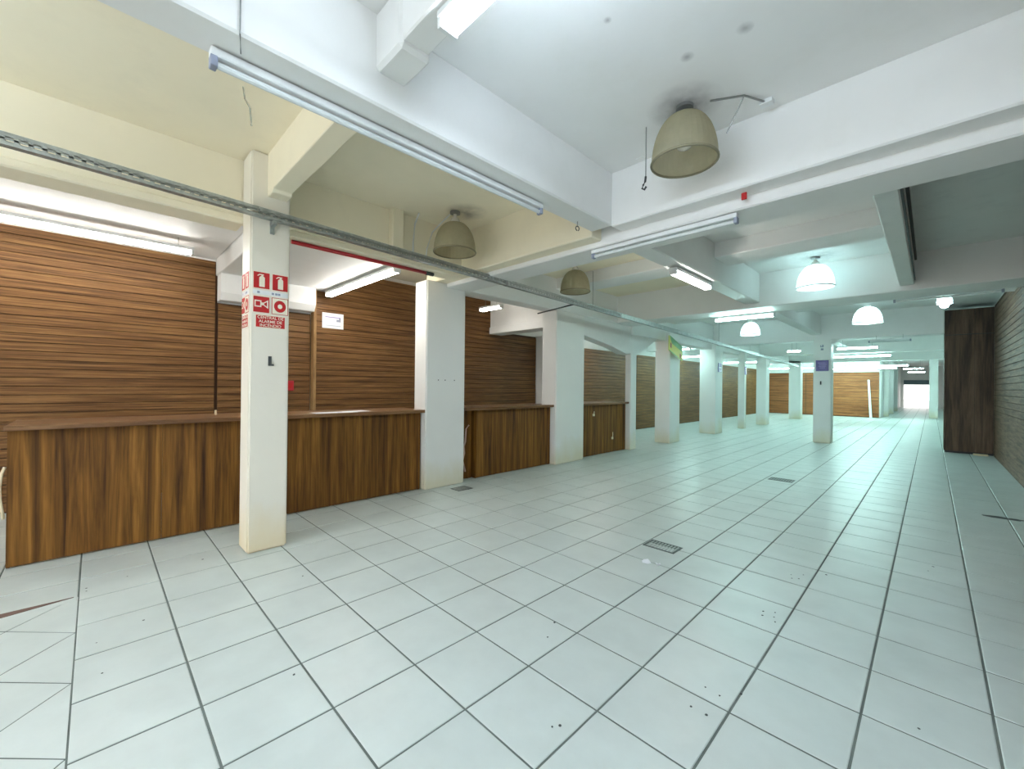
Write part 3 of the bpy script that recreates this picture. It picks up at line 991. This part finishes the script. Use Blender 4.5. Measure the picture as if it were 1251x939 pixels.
fire_signs(('X', -4.21), ((0.972, 1.108), (1.122, 1.258)), False, 'on the broad face of the column')
fire_signs(('Y', 0.95), ((-4.478, -4.362), (-4.352, -4.236)), False, 'on the narrow face of the column')
tag(MB().box(-4.21, -4.20, 1.10, 1.125, 1.66, 1.74).box(-4.21, -4.185, 1.10, 1.14, 1.655, 1.67).build('hook', 'darkmetal'), 'small dark metal hook on the column below the fire signs', 'hook')
cp_ = thing('call_point', 'small red fire call point on the wood panelling behind the fire-sign column', 'call point', (XL, 2.22, 1.42))
MB().box(XL, XL + 0.05, 2.17, 2.28, 1.38, 1.54).build('body', 'redpipe', cp_, bevel=0.006)
MB().box(XL + 0.05, XL + 0.053, 2.195, 2.255, 1.42, 1.50).build('window', 'red', cp_)
# notice on the proud panel
nx = XL + 0.1
n = thing('notice', 'white printed notice sheet on the wood panelling beyond the fire-sign column', 'notice', (nx, 2.85, 2.45))
nsh = MB().box(nx, nx + 0.004, 2.69, 3.05, 2.44, 2.70).build('sheet', 'paper', n)
MB().box(nx + .004, nx + .005, 2.74, 3.0, 2.625, 2.637).build('printed_line', 'purple2', nsh)
MB().box(nx + .004, nx + .005, 2.93, 3.0, 2.56, 2.60).box(nx + .004, nx + .005, 2.97, 3.0, 2.60, 2.63).build('printed_mark', 'greytext', nsh)
MB().box(nx + .004, nx + .005, 2.75, 3.0, 2.485, 2.491).build('printed_line', 'greytext', nsh)

# purple plaque and small mark on the free-standing column
pq = thing('plaque', 'purple plaque high on the free-standing column', 'sign', (-2.14, 14.32, 2.0))
MB().box(-2.29, -2.0, 14.30, 14.32, 2.0, 2.30).build('plate', 'purple', pq, bevel=0.004)
for k, (a, b_) in enumerate(((-2.21, -2.08), (-2.23, -2.06), (-2.22, -2.05), (-2.24, -2.07))):
    MB().box(a, b_, 14.296, 14.30, 2.08 + 0.045 * k, 2.08 + 0.045 * k + 0.018).build('printed_line', 'purple2', pq)
mk = tag(MB().box(-2.19, -2.12, 14.312, 14.32, 2.66, 2.68).box(-2.19, -2.17, 14.312, 14.32, 2.68, 2.72).box(-2.15, -2.12, 14.312, 14.32, 2.68, 2.73).box(-2.18, -2.12, 14.312, 14.32, 2.58, 2.63).build('stencil_mark', 'greytext'),
         'dark stencilled mark above the purple plaque', 'mark')
tag(MB().box(-2.19, -2.16, 14.30, 14.32, 1.62, 1.72).build('switch_box', 'darkmetal', bevel=0.004), 'tiny dark switch box below the purple plaque', 'switch')
for (x, y, w, z, m_, lb) in ((-4.93, 14.45, 0.26, 2.02, 'purple', 'small dark plaque on the aisle side of the broad column'), (-4.89, 17.08, 0.14, 2.0, 'purple2', 'pale plaque on the thin post halfway down the hall')):
    q = thing('plaque', lb, 'sign', (x, y, z))
    MB().box(x, x + 0.02, y - 0.02, y + w, z, z + 0.30).build('plate', m_, q, bevel=0.003)
    MB().box(x + 0.02, x + 0.022, y + 0.02, y + w - 0.04, z + 0.13, z + 0.16).build('printed_line', 'paper', q)
# yellow and green sign hanging by the column
ys = thing('hanging_sign', 'yellow sign with a green upper edge hanging below the cable tray before a column', 'sign', (-4.86, 10.95, 2.3))
ysx = -4.84
MB().box(-4.93, ysx, 10.95, 11.0, 2.5, 2.53).build('bracket', 'steel', ys)
MB().prism([(10.56, 2.47), (11.40, 2.22), (11.40, 2.60), (10.56, 2.86)], (ysx, 0, 0), (0, 1, 0), (0, 0, 1), (0.012, 0, 0)).build('board', 'yellow', ys)
MB().prism([(10.74, 2.66), (11.40, 2.47), (11.40, 2.61), (10.60, 2.87)], (ysx + .012, 0, 0), (0, 1, 0), (0, 0, 1), (0.003, 0, 0)).build('green_band', 'green', ys)
MB().prism([(10.58, 2.465), (11.38, 2.225), (11.38, 2.245), (10.58, 2.485)], (ysx + .012, 0, 0), (0, 1, 0), (0, 0, 1), (0.003, 0, 0)).build('edge', 'green', ys)
for (a, zz) in ((10.66, 2.55), (11.24, 2.30)):
    MB().prism([(a, zz), (a + .06, zz - .02), (a + .06, zz + .10), (a, zz + .12)], (ysx + .012, 0, 0), (0, 1, 0), (0, 0, 1), (0.003, 0, 0)).build('printed_letter', 'redpipe', ys)

# ------------------------------------------------------------------ floor drains and litter
for (x, y, w, d, lb) in ((-1.78, 3.80, 0.30, 0.20, 'dark steel floor drain grate in the middle of the near floor'), (-1.73, 8.0, 0.34, 0.24, 'grey floor drain grate toward the free-standing column'), (-4.80, 3.78, 0.20, 0.26, 'floor drain grate at the foot of the wide stained column')):
    t = thing('floor_drain', lb, 'drain', (x, y, 0))
    m = MB().box(x - w / 2, x + w / 2, y - d / 2, y - d / 2 + .018, -.004, .004).box(x - w / 2, x + w / 2, y + d / 2 - .018, y + d / 2, -.004, .004)
    m.box(x - w / 2, x - w / 2 + .018, y - d / 2, y + d / 2, -.004, .004).box(x + w / 2 - .018, x + w / 2, y - d / 2, y + d / 2, -.004, .004)
    m.build('frame', 'grate', t)
    MB().box(x - w / 2 + .01, x + w / 2 - .01, y - d / 2 + .01, y + d / 2 - .01, -.003, .0006).build('pan', 'grout', t)
    nb = 9
    for k in range(nb):
        xx = x - w / 2 + .03 + k * (w - .06) / (nb - 1)
        MB().box(xx - .006, xx + .006, y - d / 2 + .015, y + d / 2 - .015, 0.0007, .0035).build('bar', 'galv', t)
for (x, y, s, lb) in ((-1.70, 3.33, 0.05, 'crumpled white paper scrap by the near floor drain'), (-1.61, 3.36, 0.03, 'tiny white paper flake beside the crumpled scrap')):
    v = [(x + s * math.cos(2 * PI * k / 7) * random.uniform(.5, 1.1), y + s * math.sin(2 * PI * k / 7) * random.uniform(.5, 1.1), random.uniform(.001, .03)) for k in range(7)] + [(x, y, 0.02), (x, y, 0.001)]
    m = MB()
    m.v = v
    m.f = [(k, (k + 1) % 7, 7) for k in range(7)] + [((k + 1) % 7, k, 8) for k in range(7)]
    tag(m.build('paper_scrap', 'paper'), lb, 'paper')
# white batten leaning on the end wall
tag(MB().prism([(-2.33, 0.0), (-2.22, 0.0), (-2.34, 2.02), (-2.42, 2.02)], (0, YE - 0.12, 0), (1, 0, 0), (0, 0, 1), (0, 0.05, 0)).build('batten', 'white'), 'white batten leaning against the honey wood end wall', 'batten')

# ------------------------------------------------------------------ wires and small fittings at the ceiling
hk = thing('hanging_hook', 'thin rod with a hook hanging from the ceiling beside the nearest dome lamp', 'hook', (-1.6, 3.06, ZS))
MB().tube([(-1.6, 3.06, ZS), (-1.6, 3.06, 3.16)], 0.004, 6).build('rod', 'steel', hk)
MB().tube([(-1.6, 3.06, 3.16), (-1.605, 3.06, 3.12), (-1.62, 3.06, 3.10), (-1.63, 3.06, 3.075), (-1.61, 3.06, 3.06), (-1.595, 3.06, 3.08)], 0.008, 6).build('hook', 'darkmetal', hk)
MB().tube([(-1.6, 3.06, 3.3), (-1.64, 3.07, 3.34), (-1.70, 3.08, 3.34)], 0.003, 6).build('tie_wire', 'white', hk)
h2 = thing('ring_hook', 'small ring hook on the underside of the long beam near the cross beam', 'hook', (-2.36, 3.2, 3.05))
MB().tube([(-2.36, 3.2, 3.05), (-2.36, 3.2, 3.0)], 0.004, 6).build('shank', 'steel', h2)
MB().tube([(-2.36 + .018 * math.sin(t * PI / 6), 3.2 + .018 * math.cos(t * PI / 6) * .6, 2.985 - 0.018 * math.cos(t * PI / 6)) for t in range(12)], 0.005, 6).build('ring', 'darkmetal', h2)
tag(MB().box(-1.07, -1.03, 3.6, 3.615, 2.985, 3.04).build('red_tag', 'red', bevel=0.004), 'small red tag on the underside of the white cross beam', 'tag')
cj = thing('lamp_wire', 'bent grey wire bracket on the ceiling beside the nearest dome lamp', 'wire', (-0.9, 3.2, ZS))
MB().tube([(-1.10, 3.02, 3.50), (-0.93, 3.18, 3.535), (-0.84, 3.36, 3.535)], 0.007, 6).build('conduit', 'steel', cj)
MB().tube([(-0.93, 3.18, 3.54), (-1.05, 3.20, 3.33)], 0.005, 6).build('wire', 'steel', cj)
MB().box(-0.88, -0.80, 3.34, 3.40, 3.52, 3.549).build('junction_plate', 'white', cj)
l2 = thing('lamp_cable', 'white cable drooping from the beige dome lamp to the counter beam', 'cable', (-4.2, 2.9, ZS))
MB().tube([(-4.06, 2.98, 3.535), (-4.2, 2.95, 3.46), (-4.36, 2.93, 3.38), (-4.46, 2.92, 3.2), (-4.49, 2.92, 3.04)], 0.008, 6).build('cable', 'white', l2, smooth=True)
MB().tube([(-4.3, 2.7, 3.53), (-4.42, 2.72, 3.44), (-4.485, 2.74, 3.25), (-4.49, 2.74, 3.04)], 0.01, 6).build('cable', 'white', l2, smooth=True)
tag(MB().box(-4.52, -4.40, 2.42, 2.56, 3.0, ZS).build('downpipe_box', 'cream', bevel=0.006), 'cream boxed riser on the counter beam beside the beige dome lamp', 'riser')
MW = thing('fixture_wire', 'thin wire and dangling flex at the end of the long unlit fixture', 'wire', (-2.35, 0.5, 3.05))
MB().tube([(-2.172, 0.44, 3.54), (-2.172, 0.44, 3.045), (-2.30, 0.47, 3.045)], 0.003, 6).build('wire', 'steel', MW)
MB().tube([(-2.39, 0.5, 2.95), (-2.40, 0.51, 2.90), (-2.39, 0.53, 2.86), (-2.40, 0.54, 2.78)], 0.004, 6).build('flex', 'rim', MW)
